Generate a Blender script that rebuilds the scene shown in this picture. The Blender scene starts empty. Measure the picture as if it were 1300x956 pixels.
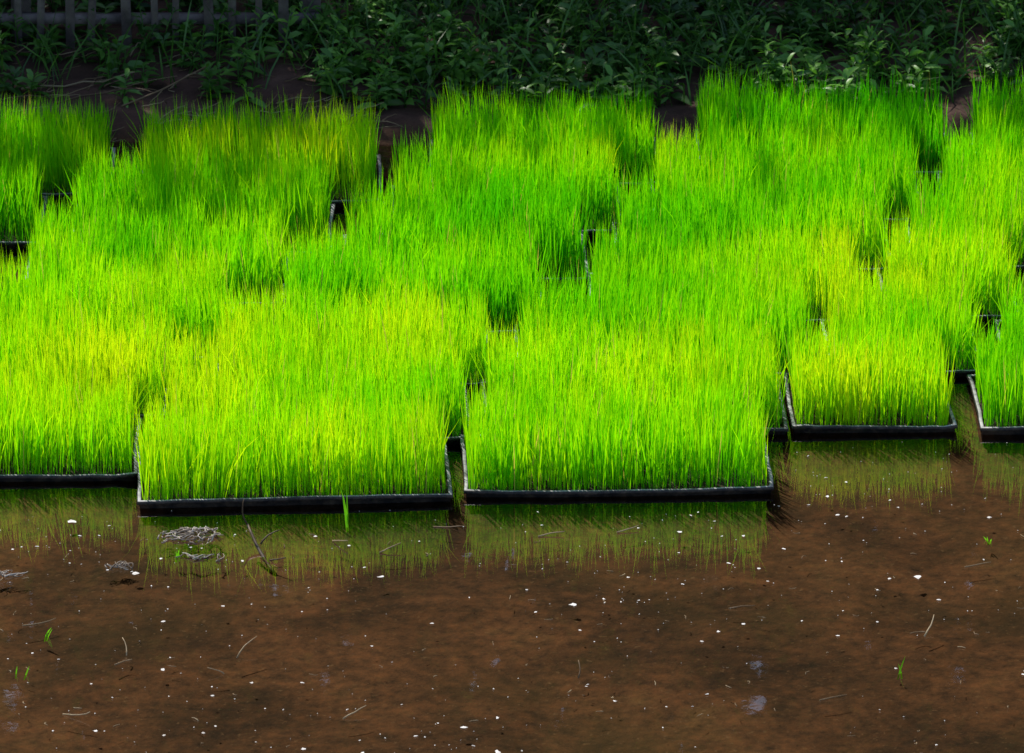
import bpy, math, numpy as np
from mathutils import Vector, Matrix
rng=np.random.default_rng(7)
scene=bpy.context.scene
COL=scene.collection
R=math.radians

# ------------------------------------------------------------ helpers
def link(o,parent=None):
    COL.objects.link(o)
    if parent is not None: o.parent=parent
    return o
def mesh_from(name,verts,loops,starts,totals,mat=None,attr=None,smooth=False):
    me=bpy.data.meshes.new(name)
    me.vertices.add(len(verts)); me.vertices.foreach_set('co',np.asarray(verts,dtype=np.float32).ravel())
    me.loops.add(len(loops)); me.loops.foreach_set('vertex_index',np.asarray(loops,dtype=np.int32))
    me.polygons.add(len(starts)); me.polygons.foreach_set('loop_start',np.asarray(starts,dtype=np.int32))
    me.polygons.foreach_set('loop_total',np.asarray(totals,dtype=np.int32))
    if smooth: me.polygons.foreach_set('use_smooth',np.ones(len(starts),dtype=bool))
    me.update(calc_edges=True)
    if attr is not None:
        a=me.attributes.new('tint','FLOAT_COLOR','POINT')
        a.data.foreach_set('color',np.asarray(attr,dtype=np.float32).ravel())
    if mat: me.materials.append(mat)
    return me
def mesh_simple(name,verts,faces,mat=None,attr=None,smooth=False):
    tot=[len(f) for f in faces]; st=np.concatenate([[0],np.cumsum(tot)[:-1]])
    lp=[i for f in faces for i in f]
    return mesh_from(name,verts,lp,st,tot,mat,attr,smooth)
def vnoise(x,y,scale,seed):
    r=np.random.default_rng(seed); T=r.random((64,64))
    x=x*scale+17.3; y=y*scale+5.1
    xi=np.floor(x).astype(int); yi=np.floor(y).astype(int); fx=x-xi; fy=y-yi
    fx=fx*fx*(3-2*fx); fy=fy*fy*(3-2*fy)
    g=lambda a,b:T[a%64,b%64]
    return (g(xi,yi)*(1-fx)+g(xi+1,yi)*fx)*(1-fy)+(g(xi,yi+1)*(1-fx)+g(xi+1,yi+1)*fx)*fy
def vn1(x,y,s,seed): return float(vnoise(np.array(float(x)),np.array(float(y)),s,seed))
def sstep(a,b,x):
    t=np.clip((x-a)/(b-a),0,1); return t*t*(3-2*t)

BT=np.array([0,.38,.72,1.0])
def blade_mesh(name,x,y,z,h,w,leandir,lean,curve,yaw,mat,r1=None,r2=None,colfn=None):
    n=len(x); W=np.array([.65,1,.75,0])
    V=np.zeros((n,7,3)); A=np.ones((n,7,4))
    sx,sy=np.cos(yaw),np.sin(yaw); k=0
    for t,wf in zip(BT,W):
        off=(lean*t+curve*t*t)*h
        zz=z+h*t*np.sqrt(np.clip(1-(lean*.6+curve*t)**2*.6,.05,1))
        cx=x+np.cos(leandir)*off; cy=y+np.sin(leandir)*off
        c=colfn(t) if colfn else None
        for s in ((-1,1) if wf>0 else (0,)):
            V[:,k,0]=cx+s*sx*w*wf*.5; V[:,k,1]=cy+s*sy*w*wf*.5; V[:,k,2]=zz
            if colfn: A[:,k,:3]=c
            else: A[:,k,0]=r1; A[:,k,1]=t; A[:,k,2]=r2
            k+=1
    b=(np.arange(n)*7)[:,None]
    L=np.concatenate([b+np.array([[0,1,3,2]]),b+np.array([[2,3,5,4]]),b+np.array([[4,5,6]])],axis=1).ravel()
    tot=np.tile([4,4,3],n); st=np.concatenate([[0],np.cumsum(tot)[:-1]])
    return mesh_from(name,V.reshape(-1,3),L,st,tot,mat,A.reshape(-1,4))

STOP=np.array([0,.3,.62,1.0]); SC=np.array([(.085,.60,.003),(.22,.80,.003),(.45,.93,.005),(.78,.95,.010)])
def seed_cols(x,y,r,tray,dead,val):
    """leaf colour of each blade as a function of height fraction t (leaf age, nitrogen patches, dead tips, painted back-row shade)"""
    big=vnoise(x,y,2.6,71)*.65+vnoise(x,y,5.5,72)*.35; small=vnoise(x,y,13,73)
    f0=.36*r+.95*(big-.42)+.35*(small-.5)+tray-.14*y  # y term paints the shade over the back rows into blade colour
    def fn(t):
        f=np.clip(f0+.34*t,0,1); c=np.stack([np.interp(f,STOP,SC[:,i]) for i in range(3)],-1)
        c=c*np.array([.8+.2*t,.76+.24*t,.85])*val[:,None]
        c[dead]=(.6,.52,.12); return np.clip(c,0,.95)
    return fn

def leaf_mesh(name,P,D,Lg,Wd,mat,droop=.25,rr=None):
    n=len(P); up=np.tile([0,0,1.0],(n,1))+rng.normal(0,.35,(n,3))
    S=np.cross(D,up); S/=np.linalg.norm(S,axis=1)[:,None]+1e-9
    N=np.cross(S,D)
    Lg=Lg[:,None]; Wd=Wd[:,None]
    V=np.zeros((n,7,3))
    V[:,0]=P
    m=P+D*Lg*.5; V[:,1]=m-N*Wd*.12
    V[:,2]=P+D*Lg+np.array([0,0,-1])*Lg*droop
    V[:,3]=P+D*Lg*.28+S*Wd*.42+N*Wd*.1; V[:,4]=P+D*Lg*.66+S*Wd*.40+N*Wd*.08-np.array([0,0,1])*Lg*droop*.3
    V[:,5]=P+D*Lg*.28-S*Wd*.42+N*Wd*.1; V[:,6]=P+D*Lg*.66-S*Wd*.40+N*Wd*.08-np.array([0,0,1])*Lg*droop*.3
    if rr is None: rr=rng.random(n)
    A=np.ones((n,7,4)); A[:,:,0]=rr[:,None]; A[:,:,1]=np.array([0,.5,1,.3,.7,.3,.7]); A[:,:,2]=rng.random(n)[:,None]
    b=(np.arange(n)*7)[:,None]
    F=np.array([[0,3,1, 1,3,4, 1,4,2, 0,1,5, 1,6,5, 1,2,6]])
    L=(b+F).ravel(); tot=np.full(n*6,3); st=np.arange(n*6)*3
    return mesh_from(name,V.reshape(-1,3),L,st,tot,mat,A.reshape(-1,4))

def tube(paths,sides=8):
    V=[];F=[]
    for pts,rad in paths:
        pts=[Vector(p) for p in pts]; base=len(V)
        for i,(p,r) in enumerate(zip(pts,rad)):
            d=(pts[min(i+1,len(pts)-1)]-pts[max(i-1,0)]).normalized()
            a=d.cross(Vector((.31,.9,.17))).normalized(); b=d.cross(a)
            for k in range(sides):
                t=2*math.pi*k/sides
                V.append(tuple(p+(a*math.cos(t)+b*math.sin(t))*r))
        for i in range(len(pts)-1):
            for k in range(sides):
                k2=(k+1)%sides
                F.append((base+i*sides+k,base+i*sides+k2,base+(i+1)*sides+k2,base+(i+1)*sides+k))
        F.append(tuple(base+k for k in range(sides))[::-1]); F.append(tuple(base+(len(pts)-1)*sides+k for k in range(sides)))
    return V,F

# ------------------------------------------------------------ materials
def newmat(name):
    m=bpy.data.materials.new(name); m.use_nodes=True; nt=m.node_tree; nt.nodes.clear()
    return m,nt,nt.nodes.new('ShaderNodeOutputMaterial')
def N(nt,t): return nt.nodes.new(t)
def ramp(nt,fac,stops):
    r=nt.nodes.new('ShaderNodeValToRGB'); e=r.color_ramp.elements
    while len(e)<len(stops): e.new(.5)
    for i,(p,c) in enumerate(stops):
        e[i].position=p; e[i].color=(c[0],c[1],c[2],1)
    nt.links.new(fac,r.inputs[0]); return r.outputs[0]
def noise(nt,scale,detail=4,rough=.55,vec=None,dist=0):
    n=N(nt,'ShaderNodeTexNoise'); n.inputs['Scale'].default_value=scale; n.inputs['Detail'].default_value=detail
    n.inputs['Roughness'].default_value=rough; n.inputs['Distortion'].default_value=dist
    if vec is None:
        g=N(nt,'ShaderNodeNewGeometry'); vec=g.outputs['Position']
    nt.links.new(vec,n.inputs['Vector']); return n.outputs[0]
def math_(nt,op,a,b=None,clamp=False):
    m=N(nt,'ShaderNodeMath'); m.operation=op; m.use_clamp=clamp
    for i,v in enumerate((a,b)):
        if v is None: continue
        if isinstance(v,(int,float)): m.inputs[i].default_value=v
        else: nt.links.new(v,m.inputs[i])
    return m.outputs[0]
def mix(nt,f,a,b,mode='MIX'):
    m=N(nt,'ShaderNodeMix'); m.data_type='RGBA'; m.blend_type=mode
    for s,v in ((0,f),(6,a),(7,b)):
        if isinstance(v,(int,float)): m.inputs[s].default_value=v
        elif isinstance(v,tuple): m.inputs[s].default_value=(*v,1)
        else: nt.links.new(v,m.inputs[s])
    return m.outputs[2]
def leafmat(name,colfn,trans=.5,transmul=(1.2,1.3,.8),gloss=.05,rough=.45):
    m,nt,out=newmat(name)
    c=colfn(nt)
    d=N(nt,'ShaderNodeBsdfDiffuse'); nt.links.new(c,d.inputs[0])
    t=N(nt,'ShaderNodeBsdfTranslucent'); nt.links.new(mix(nt,1.0,c,transmul,'MULTIPLY'),t.inputs[0])
    s=N(nt,'ShaderNodeMixShader'); s.inputs[0].default_value=trans
    nt.links.new(d.outputs[0],s.inputs[1]); nt.links.new(t.outputs[0],s.inputs[2])
    if gloss>0:
        g=N(nt,'ShaderNodeBsdfGlossy'); g.inputs['Roughness'].default_value=rough; g.inputs[0].default_value=(1,1,1,1)
        s2=N(nt,'ShaderNodeMixShader'); s2.inputs[0].default_value=gloss
        nt.links.new(s.outputs[0],s2.inputs[1]); nt.links.new(g.outputs[0],s2.inputs[2]); s=s2
    nt.links.new(s.outputs[0],out.inputs[0]); return m
def attr_col(nt):
    a=N(nt,'ShaderNodeAttribute'); a.attribute_name='tint'; return a.outputs['Color']
M_SEED=leafmat('rice_leaf',attr_col,.60,(1.0,1.0,.5),0)

def weed_col(c0,c1,c2):
    def f(nt):
        a=N(nt,'ShaderNodeAttribute'); a.attribute_name='tint'
        sp=N(nt,'ShaderNodeSeparateColor'); nt.links.new(a.outputs['Color'],sp.inputs[0])
        return ramp(nt,sp.outputs[0],[(0,c0),(.6,c1),(1,c2)])
    return f
M_WEED=leafmat('weed_leaf',weed_col((.025,.08,.015),(.075,.20,.03),(.16,.37,.055)),.35,(1.1,1.3,.6),.03,.4)
M_TREE=leafmat('tree_leaf',weed_col((.02,.05,.014),(.04,.09,.02),(.07,.13,.025)),.25,(1.1,1.3,.6),0)
M_STRAW=leafmat('dry_straw',weed_col((.10,.06,.035),(.24,.16,.085),(.46,.36,.22)),.15,(1,1,1),.02,.5)

def pbr(name,colfn,rough=.8,bump=None,spec=.5):
    m,nt,out=newmat(name); p=N(nt,'ShaderNodeBsdfPrincipled')
    c=colfn(nt)
    if isinstance(c,tuple): p.inputs['Base Color'].default_value=(*c,1)
    else: nt.links.new(c,p.inputs['Base Color'])
    p.inputs['Roughness'].default_value=rough; p.inputs['Specular IOR Level'].default_value=spec
    if bump:
        b=N(nt,'ShaderNodeBump'); b.inputs['Strength'].default_value=bump[1]; b.inputs['Distance'].default_value=bump[2]
        nt.links.new(noise(nt,bump[0],6,.6),b.inputs['Height']); nt.links.new(b.outputs[0],p.inputs['Normal'])
    nt.links.new(p.outputs[0],out.inputs[0]); return m
def ground_col(nt):
    g=N(nt,'ShaderNodeNewGeometry'); s=N(nt,'ShaderNodeSeparateXYZ'); nt.links.new(g.outputs['Position'],s.inputs[0])
    n1=noise(nt,2.6,7,.68,dist=.5); n2=noise(nt,34,6,.75); n3=noise(nt,1.1,4,.6); n4=noise(nt,90,3,.6)
    bed=ramp(nt,n1,[(.32,(.014,.007,.003)),(.45,(.050,.024,.010)),(.58,(.096,.045,.020)),(.74,(.105,.066,.026))])
    bed=mix(nt,.95,bed,ramp(nt,n2,[(.3,(.25,.25,.25)),(.5,(1,1,1)),(.7,(1.75,1.6,1.45))]),'MULTIPLY')
    bed=mix(nt,ramp(nt,n3,[(.45,(0,0,0)),(.7,(.6,.6,.6))]),bed,(.058,.044,.012))
    bed=mix(nt,ramp(nt,n4,[(.62,(0,0,0)),(.72,(.55,.55,.55))]),bed,(.17,.11,.06))
    bank=ramp(nt,noise(nt,9,6,.65),[(.3,(.03,.016,.012)),(.55,(.085,.045,.033)),(.75,(.14,.08,.06))])
    f=ramp(nt,s.outputs[2],[(0,(0,0,0)),(.03,(1,1,1))])
    return mix(nt,f,bed,bank)
M_GROUND=pbr('mud_and_earth',ground_col,.85,(35,.6,.01),.2)
M_SOIL=pbr('tray_soil',lambda nt:ramp(nt,noise(nt,60,5),[(.3,(.015,.012,.006)),(.7,(.07,.055,.025))]),.9,(120,.8,.004),.2)
def plastic_col(nt):
    g=N(nt,'ShaderNodeNewGeometry'); s=N(nt,'ShaderNodeSeparateXYZ'); nt.links.new(g.outputs['True Normal'],s.inputs[0])
    up=math_(nt,'GREATER_THAN',s.outputs[2],.6)
    n=ramp(nt,noise(nt,14,5,.7),[(.36,(0,0,0)),(.58,(1,1,1))])
    dust_glare=mix(nt,n,(.05,.05,.052),(.42,.41,.42))  # pale grey for top faces: dust, with sun glare painted in
    side=ramp(nt,noise(nt,45,4,.7),[(.42,(.016,.016,.018)),(.72,(.085,.068,.054))])
    return mix(nt,up,side,dust_glare)
M_PLASTIC=pbr('black_plastic_dust_glare',plastic_col,.55,(90,.3,.001),.4)
M_BARK=pbr('bark',lambda nt:ramp(nt,noise(nt,14,6),[(.3,(.04,.03,.022)),(.7,(.13,.10,.075))]),.9,(40,.8,.02),.2)
M_WOOD=pbr('weathered_wood',lambda nt:ramp(nt,noise(nt,18,6,.7),[(.3,(.08,.065,.07)),(.7,(.25,.21,.21))]),.85,(60,.5,.004),.2)
M_TWIG=pbr('wet_twig',lambda nt:ramp(nt,noise(nt,60,4),[(.3,(.03,.018,.01)),(.7,(.10,.06,.03))]),.6,None,.4)
M_PETAL=pbr('pale_scum',lambda nt:ramp(nt,noise(nt,40,3),[(.3,(.42,.38,.34)),(.6,(.8,.78,.75))]),.7,None,.3)
def water():
    m,nt,out=newmat('paddy_water')
    n=N(nt,'ShaderNodeBump'); n.inputs['Strength'].default_value=.3; n.inputs['Distance'].default_value=.0006
    h=math_(nt,'ADD',noise(nt,9,2,.4),math_(nt,'MULTIPLY',noise(nt,60,2,.5),.10))
    nt.links.new(h,n.inputs['Height'])
    fr=N(nt,'ShaderNodeFresnel'); fr.inputs[0].default_value=1.47; nt.links.new(n.outputs[0],fr.inputs['Normal'])
    gl=N(nt,'ShaderNodeBsdfGlossy'); gl.inputs['Roughness'].default_value=.012; gl.inputs[0].default_value=(1,1,1,1); nt.links.new(n.outputs[0],gl.inputs['Normal'])
    tr=N(nt,'ShaderNodeBsdfTransparent'); tr.inputs[0].default_value=(.88,.82,.70,1)
    mx=N(nt,'ShaderNodeMixShader'); nt.links.new(fr.outputs[0],mx.inputs[0])
    nt.links.new(tr.outputs[0],mx.inputs[1]); nt.links.new(gl.outputs[0],mx.inputs[2])
    nt.links.new(mx.outputs[0],out.inputs[0]); return m
M_WATER=water()

# ------------------------------------------------------------ terrain
def gz(x,y):
    e=y+.10*(vnoise(x,y*0,1.3,3)-.5)+.05*(vnoise(x,y,6,4)-.5)
    z=-.024+.055*sstep(1.38,1.58,e)+.07*sstep(1.6,2.1,e)+.35*sstep(2.1,4.2,e)
    z=z+.009*(vnoise(x,y,9,5)-.5)+.05*(vnoise(x,y,2.5,6)-.5)*sstep(1.7,2.3,e)+.02*(vnoise(x,y,14,8)-.5)*sstep(1.5,1.7,e)
    z=z+ .5*sstep(-9.5,-10.6,y)
    z=z+ 2.0*(vnoise(x,y,.03,9)-.3)*sstep(15,80,np.hypot(x,y))*sstep(4,12,np.abs(y))
    return z
def g1(x,y): return float(gz(np.array(float(x)),np.array(float(y))))
def axis(lo,hi,step,far):
    a=list(np.arange(lo,hi+1e-6,step)); s=step; v=hi
    while v<far: s*=1.35; v+=s; a.append(v)
    s=step; v=lo
    while v>-far: s*=1.35; v-=s; a.insert(0,v)
    return np.array(a)
ax=axis(-2.6,2.6,.03,600); ay=axis(-2.4,3.4,.03,600)
X,Y=np.meshgrid(ax,ay); Z=gz(X,Y); nx,ny=len(ax),len(ay)
idx=np.arange(nx*ny).reshape(ny,nx)
L=np.stack([idx[:-1,:-1],idx[:-1,1:],idx[1:,1:],idx[1:,:-1]],-1).reshape(-1)
nf=(nx-1)*(ny-1)
me=mesh_from('ground',np.stack([X,Y,Z],-1).reshape(-1,3),L,np.arange(nf)*4,np.full(nf,4),M_GROUND,smooth=True)
link(bpy.data.objects.new('ground',me))
me=mesh_simple('paddy_water',[(-60,-10.4,0),(60,-10.4,0),(60,1.75,0),(-60,1.75,0)],[(0,1,2,3)],M_WATER)
link(bpy.data.objects.new('paddy_water',me))

# ------------------------------------------------------------ trays
def frame_mesh(w,d,seed):
    r=np.random.default_rng(seed)
    prof=[(-.003,-.020),(-.001,.009),(.003,.010),(.0035,.0145),(.002,.017),(-.004,.017),(-.0055,.015),(-.0055,-.012)]
    cs=[(-w/2,-d/2),(w/2,-d/2),(w/2,d/2),(-w/2,d/2)]
    nrm=[(-1,-1),(1,-1),(1,1),(-1,1)]
    V=[];F=[];ring=[]
    seg=[14,7,14,7]
    for i in range(4):
        a=cs[i];b=cs[(i+1)%4]; na=nrm[i]; nb=nrm[(i+1)%4]
        mid=((na[0]+nb[0])/2,(na[1]+nb[1])/2)
        bow=r.normal(0,.0028)
        for k in range(seg[i]):
            t=k/seg[i]; n=na if k==0 else mid
            j=r.normal(0,.0007)+bow*math.sin(math.pi*t); jz=r.normal(0,.0006)+.002*math.sin(3*t+seed)
            px=a[0]+(b[0]-a[0])*t; py=a[1]+(b[1]-a[1])*t
            ring.append((px+mid[0]*j,py+mid[1]*j,n,jz))
    m=len(prof); n_=len(ring)
    for (px,py,n,jz) in ring:
        for o,z in prof: V.append((px+n[0]*o,py+n[1]*o,z+(jz if z>0 else 0)))
    for i in range(n_):
        for k in range(m-1):
            i2=(i+1)%n_; F.append((i*m+k,i2*m+k,i2*m+k+1,i*m+k+1))
    return mesh_simple('frame',V,F,M_PLASTIC)
frames={}
def soil_mesh(w,d):
    g=8; V=[];F=[]
    for j in range(g+1):
        for i in range(g*2+1):
            V.append((-w/2+.005+(w-.01)*i/(2*g),-d/2+.005+(d-.01)*j/g,.005+.004*rng.random()))
    for j in range(g):
        for i in range(2*g):
            a=j*(2*g+1)+i; F.append((a,a+1,a+2*g+2,a+2*g+1))
    return mesh_simple('root_mat',V,F,M_SOIL,smooth=True)
soils={}
DENS=21500
def seedling_mesh(w,d,cx,cy,seed,hbase):
    r=np.random.default_rng(seed); n=int(w*d*DENS)
    x=r.uniform(-w/2+.002,w/2-.002,n); y=r.uniform(-d/2+.002,d/2-.002,n)
    keep=r.random(n)<(.55+.7*vnoise(x+cx,y+cy,24,21)); x,y=x[keep],y[keep]; n=len(x)
    big=vnoise(x+cx,y+cy,5,11)-.5; med=vnoise(x+cx,y+cy,15,12)-.5; fine=vnoise(x+cx,y+cy,60,13)-.5
    edge=np.minimum(np.minimum(x+w/2,w/2-x),np.minimum(y+d/2,d/2-y))
    h=hbase*(1+.13*big+.20*med+.22*fine)*(1-.10*np.exp(-edge/.012))*r.normal(1,.09,n)
    short=r.random(n)<.22; h=np.where(short,h*r.uniform(.5,.85,n),h)
    tall=r.random(n)<.02; h=np.where(tall,h*1.15,h); h=np.clip(h,.04,.20)
    ang=2*math.pi*vnoise(x+cx,y+cy,6,14)
    lx=np.cos(ang)*.03+r.normal(0,.055,n)+.016; ly=np.sin(ang)*.04+r.normal(0,.07,n)
    sp=.06*r.random(n)
    lx+=np.where(x>w/2-.02,sp*.3-.04,0)-np.where(x<-w/2+.02,sp*.3-.02,0); ly+=np.where(y>d/2-.02,sp,0)-np.where(y<-d/2+.02,sp,0)
    ld=np.arctan2(ly,lx); lean=np.hypot(lx,ly); curve=np.abs(r.normal(0,.07,n))+(r.random(n)<.035)*.3
    wd=r.uniform(.0016,.0031,n)
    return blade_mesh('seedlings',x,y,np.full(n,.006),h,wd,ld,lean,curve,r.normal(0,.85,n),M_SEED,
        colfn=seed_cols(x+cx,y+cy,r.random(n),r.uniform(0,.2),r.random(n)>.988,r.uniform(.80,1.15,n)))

gA=([-1.6,-.6,.0,.52,.785,.98,1.2,1.56,2.2],[-1.60,-1.385,-1.25,-1.10,-1.045,-.97,-.87,-.80,-.7])
gB=([-.72,-.2,.2,.45,.83,1.2,1.5,2.2],[-.755,-.70,-.57,-.475,-.38,-.275,-.205,-.1])
gC=([-.7,-.4,.035,.495,1.0,1.3,1.6,2.2],[-.13,-.105,-.045,.11,.245,.33,.385,.5])
gD=([-.65,-.34,-.14,.1,.495,.98,1.3,1.6,2.2],[.49,.515,.555,.60,.74,.865,.955,1.025,1.15])
gE=([-.33,0,.26,.98,1.6],[.875,.92,1.01,1.195,1.35])
def gap(g,y,off=0): return float(np.interp(y,g[0],g[1]))+off
# clear walkway widths between neighbouring columns, along y
mA=([-.6,.2,.4,1.1,1.3],[.015,.045,.095,.085,.06]); mB=([-.7,.2,.5,.8,1.4],[.008,.020,.045,.085,.082])
mC=([-.7,.2,.45,.8,1.1,1.4],[.012,.028,.072,.036,.05,.072]); mD=([-.6,0,.5,.9,1.4],[.03,.022,.045,.04,.06])
mD3=([-.2,.1,.5,.9,1.4],[.0,.022,.048,.04,.062]); mE=([-.4,0,.4,1.2],[.035,.035,.04,.04])
cols=[
 (gA,mA,-1.90,gA,-1.28,-.42,6,.304,1.5,False),
 (gA,mA,-1.27,gA,-.65,-.50,6,.304,2.0,False),
 (gA,mA,-.66,gA,-.004,-.50,6,.312,1.5,True),
 (gA,mA,0,gB,-.008,-.575,6,.318,.8,True),
 (gB,mB,0,gC,-.006,-.695,7,.304,3.4,True),
 (gC,mC,0,gD,-.006,-.645,7,.308,2.4,True),
 (gD,mD3,.0,gE,-.026,-.315,6,.308,1.0,True),
 (gE,mE,-.01,gE,.61,-.320,6,.306,1.0,True),
 (gE,mE,.64,gE,1.26,-.30,6,.304,-1.0,False),
 (gE,mE,1.28,gE,1.90,-.30,6,.304,1.0,False),
]
library=[]
cnt=0
for (gl_,ml,lo,gr,ro,y0,rows,pitch,rot,near) in cols:
    d=.292
    for k in range(rows):
        cy=y0+.15+k*pitch
        xl=gap(gl_,cy,lo)+float(np.interp(cy,ml[0],ml[1])); xr=gap(gr,cy,ro)
        w=max(.27,round((xr-xl)/.008)*.008) if near else .592
        cx=(xl+xr)/2+rng.normal(0,.003)*(1 if k else .2)
        rr=R(rot*(1-.12*k)+rng.normal(0,.7 if k else .2))
        e=bpy.data.objects.new('rice_seedling_tray',None); e.empty_display_size=.1
        link(e); e.location=(cx,cy,-.003+.002*rng.random()); e.rotation_euler=(0,0,rr)
        w=round(w,4); key=(w,cnt%4)
        if key not in frames: frames[key]=frame_mesh(w,d,cnt%4)
        if w not in soils: soils[w]=soil_mesh(w,d)
        link(bpy.data.objects.new('frame',frames[key]),e); link(bpy.data.objects.new('root_mat',soils[w]),e)
        if near:
            hb=.147*(1+rng.normal(0,.035))*(1-.004*k)
            sm=seedling_mesh(w-.012,d-.012,cx,cy,100+cnt,hb)
            if .56<w<.6: library.append(sm)
        else: sm=library[cnt%len(library)] if library else seedling_mesh(w-.014,d-.014,cx,cy,100+cnt,.14)
        link(bpy.data.objects.new('seedlings',sm),e)
        if not library: library.append(sm)
        cnt+=1

# ------------------------------------------------------------ floating bits on the water
def speck_mesh():
    V=[];F=[]
    n=14500
    xs=rng.uniform(-5,5,n); ys=-.30-4.2*rng.random(n)**1.15
    dens=vnoise(xs,ys,3.5,31)
    for x,y,q in zip(xs,ys,dens):
        if rng.random()>.12+q**2*1.5: continue
        if x<.5 and y>-.72: continue
        if y>-.36: continue
        r=.0010+.0040*rng.random()**4
        if rng.random()<.013: r=rng.uniform(.005,.009)
        k=rng.integers(5,9); a0=rng.random()*6; el=rng.uniform(.35,1); b=len(V); an=rng.random()*3
        z=.0015
        for i in range(k):
            t=a0+2*math.pi*i/k; rr=r*rng.uniform(.45,1.35); u=rr*math.cos(t); v=rr*math.sin(t)*el
            V.append((x+u*math.cos(an)-v*math.sin(an),y+u*math.sin(an)+v*math.cos(an),z+rng.random()*.001))
        V.append((x,y,z+.0015))
        for i in range(k): F.append((b+i,b+(i+1)%k,b+k))
    return mesh_simple('floating_petals',V,F,M_PETAL)
link(bpy.data.objects.new('floating_petals',speck_mesh()))

def bent(p0,p1,r0,r1,sag=.01,seg=6):
    p0=np.array(p0);p1=np.array(p1); pts=[];rad=[]
    j=rng.normal(0,1,3); j[2]*=.5
    for i in range(seg+1):
        t=i/seg; q=p0+(p1-p0)*t+j*sag*math.sin(math.pi*t)+rng.normal(0,sag*.12,3)
        pts.append(tuple(q)); rad.append(r0+(r1-r0)*t)
    return (pts,rad)
tw=[bent((-.445,-.99,-.02),(-.50,-.875,.035),.0042,.0024,.004),bent((-.50,-.875,.035),(-.507,-.87,.085),.0018,.001,.003),
    bent((-.475,-.92,.015),(-.44,-.90,.035),.002,.001,.004),bent((-.455,-.965,.0),(-.425,-.99,.015),.002,.001,.003)]
V,F=tube(tw,6); link(bpy.data.objects.new('twig',mesh_simple('twig',V,F,M_TWIG,smooth=True)))
M_PALE=leafmat('bleached_straw',weed_col((.16,.12,.09),(.40,.34,.28),(.62,.56,.5)),.1,(1,1,1),.02,.5)
def straw_raft(name,cx,cy,rx,ry,n,l0,l1,mat=None,zt=.014):
    P=[]
    for i in range(n):
        a=rng.random()*6.28; q=rng.random()**.6
        x=cx+rx*q*math.cos(a); y=cy+ry*q*math.sin(a); z=.001+zt*(1-q)*rng.random()
        t=rng.normal(0,1.1); l=rng.uniform(l0,l1)
        P.append(bent((x-l/2*math.cos(t),y-l/2*math.sin(t),z),(x+l/2*math.cos(t),y+l/2*math.sin(t),z+rng.uniform(-.002,.005)),.0016,.0007,.006,4))
    V,F=tube(P,4); A=np.ones((len(V),4)); A[:,0]=np.repeat(rng.random(n),5*4)
    link(bpy.data.objects.new(name,mesh_simple(name,V,F,mat or M_PALE,A)))
straw_raft('straw_clump',-.61,-.845,.055,.035,80,.008,.035,zt=.009)
straw_raft('straw_clump',-.735,-1.0,.022,.010,24,.008,.025,zt=.004)
straw_raft('straw_clump',-.965,-1.035,.045,.012,34,.01,.04,zt=.004)
straw_raft('straw_clump',-.585,-.955,.05,.008,12,.012,.04,zt=.002)
P=[]
for (x,y,dx,dy,dz) in [(-.50,-1.43,.035,.05,.02),(-.70,-1.42,-.01,.035,.02),(-.72,-1.46,.03,.02,.0),(.755,-1.33,.02,.05,.02),(.76,-1.31,-.03,-.01,0),
    (-.52,-1.5,-.03,.0,.01),(.12,-1.52,.0,.03,.02),(-.9,-1.28,.06,.03,.0),(.4,-1.2,.05,.01,0),(.85,-1.0,.05,.02,0),(-.25,-.93,.04,.02,.01),(-.34,-.87,.03,-.03,.01),
    (.05,-.85,.05,.012,.004),(-.15,-.80,.06,-.01,.004),(.2,-.83,.04,.02,.004),(.55,-1.62,.05,.02,0),(-.3,-1.7,.04,.03,.01),(-.8,-1.68,.05,-.02,.01)]:
    P.append(bent((x,y,.001),(x+dx,y+dy,.003+dz),.0016,.0009,.003,4))
for i in range(1100):
    x=rng.uniform(-4,4); y=-.78-3*rng.random(); t=rng.random()*6.28; l=rng.uniform(.004,.018)
    P.append(bent((x,y,.0012),(x+l*math.cos(t),y+l*math.sin(t),.002),.0009,.0006,.002,4))
V,F=tube(P,4); A=np.ones((len(V),4)); A[:,0]=np.repeat(rng.random(len(P))**.5,20)
link(bpy.data.objects.new('floating_straw',mesh_simple('floating_straw',V,F,M_STRAW,A)))
def sprout(x,y,n,h,sp=.5):
    xx=x+rng.normal(0,.004,n); yy=y+rng.normal(0,.004,n)
    me=blade_mesh('rice_sprout',xx,yy,np.full(n,-.01),rng.uniform(.55,1,n)*h,np.full(n,.0030),rng.uniform(0,6.28,n),rng.uniform(.02,sp,n),rng.uniform(0,.3,n),rng.uniform(-.5,.5,n),M_SEED,colfn=lambda t:np.tile([.16,.5,.02],(n,1)))
    link(bpy.data.objects.new('rice_sprout',me))
sprout(-.317,-.80,3,.11,.25); sprout(-.86,-1.33,3,.035,.8); sprout(-.885,-1.50,2,.04,.7); sprout(.70,-1.50,2,.045,.4); sprout(.9,-.86,3,.03,.8); sprout(-.63,-.95,3,.035)

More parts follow.
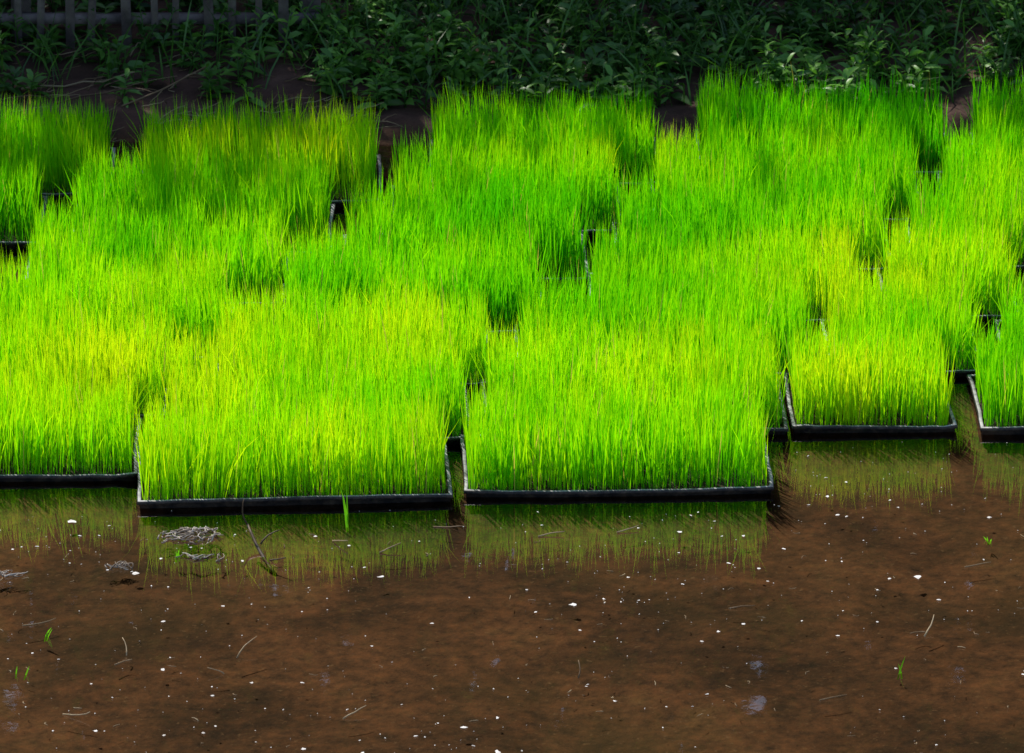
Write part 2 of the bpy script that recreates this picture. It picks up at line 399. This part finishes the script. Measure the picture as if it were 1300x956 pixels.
# ------------------------------------------------------------ bank plants
def weeds():
    Ps=[];Ds=[];Ls=[];Ws=[];Rs=[]; stems=[]
    n=6800
    xs=rng.uniform(-4.5,4.5,n); ys=1.50+1.70*rng.random(n)**1.2
    for x,y in zip(xs,ys):
        left=x<-.42
        if left and y<1.72+.12*vn1(x,0,4,41):
            if rng.random()>.16 or y<1.60: continue
        if left and rng.random()<.15: continue
        front=1.52+.12*vn1(x,0,5,42)
        if abs(x-.41)<.05 and y<1.72: continue
        if abs(x-1.05)<.05 and y<1.72: continue
        if y<front: continue
        z=g1(x,y); h=rng.uniform(.04,.10)*(1+1.0*float(sstep(1.9,2.8,y)))
        m=rng.integers(9,17); lx,ly=rng.normal(0,.25,2)
        tone=np.clip(rng.normal(.5,.2)+.8*(vn1(x,y,4,43)-.5)-.5*float(sstep(1.75,2.1,y))+.22-(.25 if left else 0),0,1)
        stems.append(([(x,y,z-.01),(x+lx*h*.5,y+ly*h*.5,z+h*.6),(x+lx*h,y+ly*h,z+h)],[.002,.0016,.001]))
        for i in range(m):
            t=(i+.6)/m; a=i*2.4+rng.random(); el=rng.normal(.15+.5*t,.25)
            Ps.append((x+lx*h*t,y+ly*h*t,z+h*t)); Ds.append((math.cos(a)*math.cos(el),math.sin(a)*math.cos(el),math.sin(el)))
            l=rng.uniform(.03,.065)*(1.1-.4*t); Ls.append(l); Ws.append(l*rng.uniform(.26,.40)); Rs.append(np.clip(tone+rng.normal(0,.12),0,1))
    me=leaf_mesh('leaves',np.array(Ps),np.array(Ds),np.array(Ls),np.array(Ws),M_WEED,.3,np.array(Rs))
    e=bpy.data.objects.new('bank_weeds',None); link(e); link(bpy.data.objects.new('leaves',me),e)
    V,F=tube(stems,4); A=np.full((len(V),4),.5); link(bpy.data.objects.new('stems',mesh_simple('stems',V,F,M_WEED,A)),e)
weeds()
n=14000; x=rng.uniform(-5,5,n); y=rng.uniform(1.60,3.6,n)
k=~((x<-.45)&(y<1.70)) & (vnoise(x,y,4,51)>.36); x,y=x[k],y[k]; n=len(x)
me=blade_mesh('bank_grass',x,y,gz(x,y)-.005,rng.uniform(.06,.19,n),rng.uniform(.003,.006,n),rng.uniform(0,6.28,n),rng.uniform(.05,.5,n),rng.uniform(.1,.8,n),rng.uniform(0,3.1,n),M_WEED,rng.random(n)*.7,rng.random(n))
link(bpy.data.objects.new('bank_grass',me))
P=[]
for i in range(300):
    x=rng.uniform(-2.4,-.30); y=rng.uniform(1.44,1.9); t=rng.normal(.3,.9); l=rng.uniform(.02,.12)
    P.append(bent((x,y,g1(x,y)+.004),(x+l*math.cos(t),y+l*math.sin(t)*.6,g1(x,y)+.004+rng.uniform(-.003,.03)),.0014,.0007,.008,5))
P.append(bent((-.87,1.55,.05),(-.68,1.66,.11),.0028,.0014,.01,6))
P.append(bent((-1.1,1.68,.05),(-.85,1.70,.08),.0028,.0014,.02,6))
P.append(bent((-1.02,1.6,.04),(-.80,1.58,.07),.0024,.0012,.02,6))
V,F=tube(P,4); A=np.ones((len(V),4)); A[:,0]=np.repeat(rng.random(len(P))**.7,[len(p[0])*4 for p in P])
link(bpy.data.objects.new('dry_stalks',mesh_simple('dry_stalks',V,F,M_STRAW,A)))

# ------------------------------------------------------------ fence
e=bpy.data.objects.new('slatted_fence',None); link(e)
def box(V,F,c,s,rz=0,ry=0):
    b=len(V)
    for dz in(-1,1):
        for dx,dy in((-1,-1),(1,-1),(1,1),(-1,1)):
            p=Matrix.Rotation(rz,3,'Z')@Matrix.Rotation(ry,3,'Y')@Vector((dx*s[0]/2,dy*s[1]/2,dz*s[2]/2))
            V.append((p.x+c[0],p.y+c[1],p.z+c[2]))
    for f in((3,2,1,0),(4,5,6,7),(0,1,5,4),(1,2,6,5),(2,3,7,6),(3,0,4,7)): F.append(tuple(b+i for i in f))
V=[];F=[]
xx=-2.6
while xx<-.48:
    box(V,F,(xx,1.905+rng.normal(0,.003),.33+rng.normal(0,.012)),(.018+rng.normal(0,.003),.010,.62),rng.normal(0,.08),rng.normal(0,.03)); xx+=.061+rng.normal(0,.005)
link(bpy.data.objects.new('slats',mesh_simple('slats',V,F,M_WOOD)),e)
V=[];F=[]
for z in (.135,.37,.60): box(V,F,(-1.54,1.924,z),(2.2,.018,.022),0,rng.normal(0,.003))
link(bpy.data.objects.new('rails',mesh_simple('rails',V,F,M_WOOD)),e)
V=[];F=[]
for x in (-2.6,-1.85,-1.12,-.46): box(V,F,(x,1.96,.36),(.045,.045,.8),.1,0)
link(bpy.data.objects.new('posts',mesh_simple('posts',V,F,M_WOOD)),e)

# ------------------------------------------------------------ trees, plus unseen hedges added to block reflected sky
def tree(x,y,h,cr,seed,share=None):
    r=np.random.default_rng(seed)
    e=bpy.data.objects.new('broadleaf_tree',None); link(e); e.location=(x,y,g1(x,y)-.05)
    if share: tm,lm=share; e.rotation_euler=(0,0,r.random()*6.28); e.scale=(1,1,r.uniform(.92,1.1))
    else:
        paths=[([(0,0,0),(.05,.02,h*.25),(-.03,.06,h*.5),(.02,0,h*.85)],[.11,.09,.07,.02])]
        tips=[]
        for i in range(13):
            a=i*2.4+r.random()*.5; zb=h*(.28+.045*i); el=r.uniform(.1,.7); l=cr*r.uniform(.6,.95)*(1-.03*i)
            p0=(0,0,zb); p1=(math.cos(a)*l*.5,math.sin(a)*l*.5,zb+l*.35*el+.1); p2=(math.cos(a)*l,math.sin(a)*l,zb+l*el)
            paths.append(([p0,p1,p2],[.04,.025,.008])); tips+= [p1,p2]
            for j in range(3):
                b=a+r.normal(0,.8); q=(p2[0]*.7+math.cos(b)*l*.4,p2[1]*.7+math.sin(b)*l*.4,p2[2]+r.normal(0,.25)); paths.append(([p1,q],[.015,.005])); tips.append(q)
        tips.append((0,0,h*.9))
        V,F=tube(paths,7); tm=mesh_simple('trunk',V,F,M_BARK,smooth=True)
        n=6500; c=np.array(tips)[r.integers(0,len(tips),n)]
        P=c+r.normal(0,cr*.17,(n,3)); D=r.normal(0,1,(n,3)); D[:,2]=D[:,2]*.4-.2; D/=np.linalg.norm(D,axis=1)[:,None]
        Lg=r.uniform(.08,.15,n); lm=leaf_mesh('crown',P,D,Lg,Lg*.5,M_TREE,.2)
    link(bpy.data.objects.new('trunk',tm),e); link(bpy.data.objects.new('crown',lm),e)
    return tm,lm
sh=tree(-1.9,5.0,4.2,1.7,1)
for i,(x,y) in enumerate([(-6.4,5.3),(-4.1,5.05),(.3,5.1),(2.5,4.95),(4.8,5.2),(-3.0,7.4),(-.6,7.6),(1.6,7.3),(4.0,7.8)]): tree(x,y,0,0,i+5,sh)
def hedge(n,y0,y1,zt,ls):  # unseen leaf mass, added to keep bright sky out of the water reflection
    x=rng.uniform(-7.5,7.5,n); y=rng.uniform(y0,y1,n); z=rng.random(n)*(zt*(.75+.35*vnoise(x,y*0,1.2,61)))+.2
    P=np.stack([x,y-.1*np.sin(z*2),z],-1); D=rng.normal(0,1,(n,3)); D[:,1]-=.4; D/=np.linalg.norm(D,axis=1)[:,None]; Lg=rng.uniform(.7,1.3,n)*ls
    link(bpy.data.objects.new('hedge',leaf_mesh('hedge',P,D,Lg,Lg*.55,M_TREE,.25)))
hedge(24000,3.5,4.6,2.0,.11)
hedge(16000,8.8,10.2,7.0,.27)

# ------------------------------------------------------------ light, sky, camera
el=R(51); az=R(-27)
S=Vector((math.sin(az)*math.cos(el),math.cos(az)*math.cos(el),math.sin(el)))
w=bpy.data.worlds.new('World'); scene.world=w; w.use_nodes=True; nt=w.node_tree
bg=nt.nodes['Background']; sky=nt.nodes.new('ShaderNodeTexSky'); sky.sky_type='NISHITA'; sky.sun_disc=False
sky.sun_elevation=el; sky.sun_rotation=az
nt.links.new(sky.outputs[0],bg.inputs[0]); bg.inputs[1].default_value=.15
sl=bpy.data.lights.new('sun','SUN'); sl.energy=5; sl.angle=R(.5); sl.color=(1,.95,.86)
so=link(bpy.data.objects.new('sun',sl)); so.rotation_euler=(-S).to_track_quat('-Z','Y').to_euler(); so.location=(0,0,12)
cam=bpy.data.cameras.new('camera'); co=link(bpy.data.objects.new('camera',cam))
cam.lens=235.4; cam.sensor_width=36; cam.clip_end=2000; cam.clip_start=.1
p=R(21); co.location=(0,-13.5*math.cos(p),13.5*math.sin(p)); co.rotation_euler=(math.pi/2-p,0,0)
cam.dof.use_dof=True; cam.dof.focus_distance=13.0; cam.dof.aperture_fstop=18
scene.camera=co
scene.view_settings.view_transform='Standard'; scene.view_settings.look='None'; scene.view_settings.exposure=0
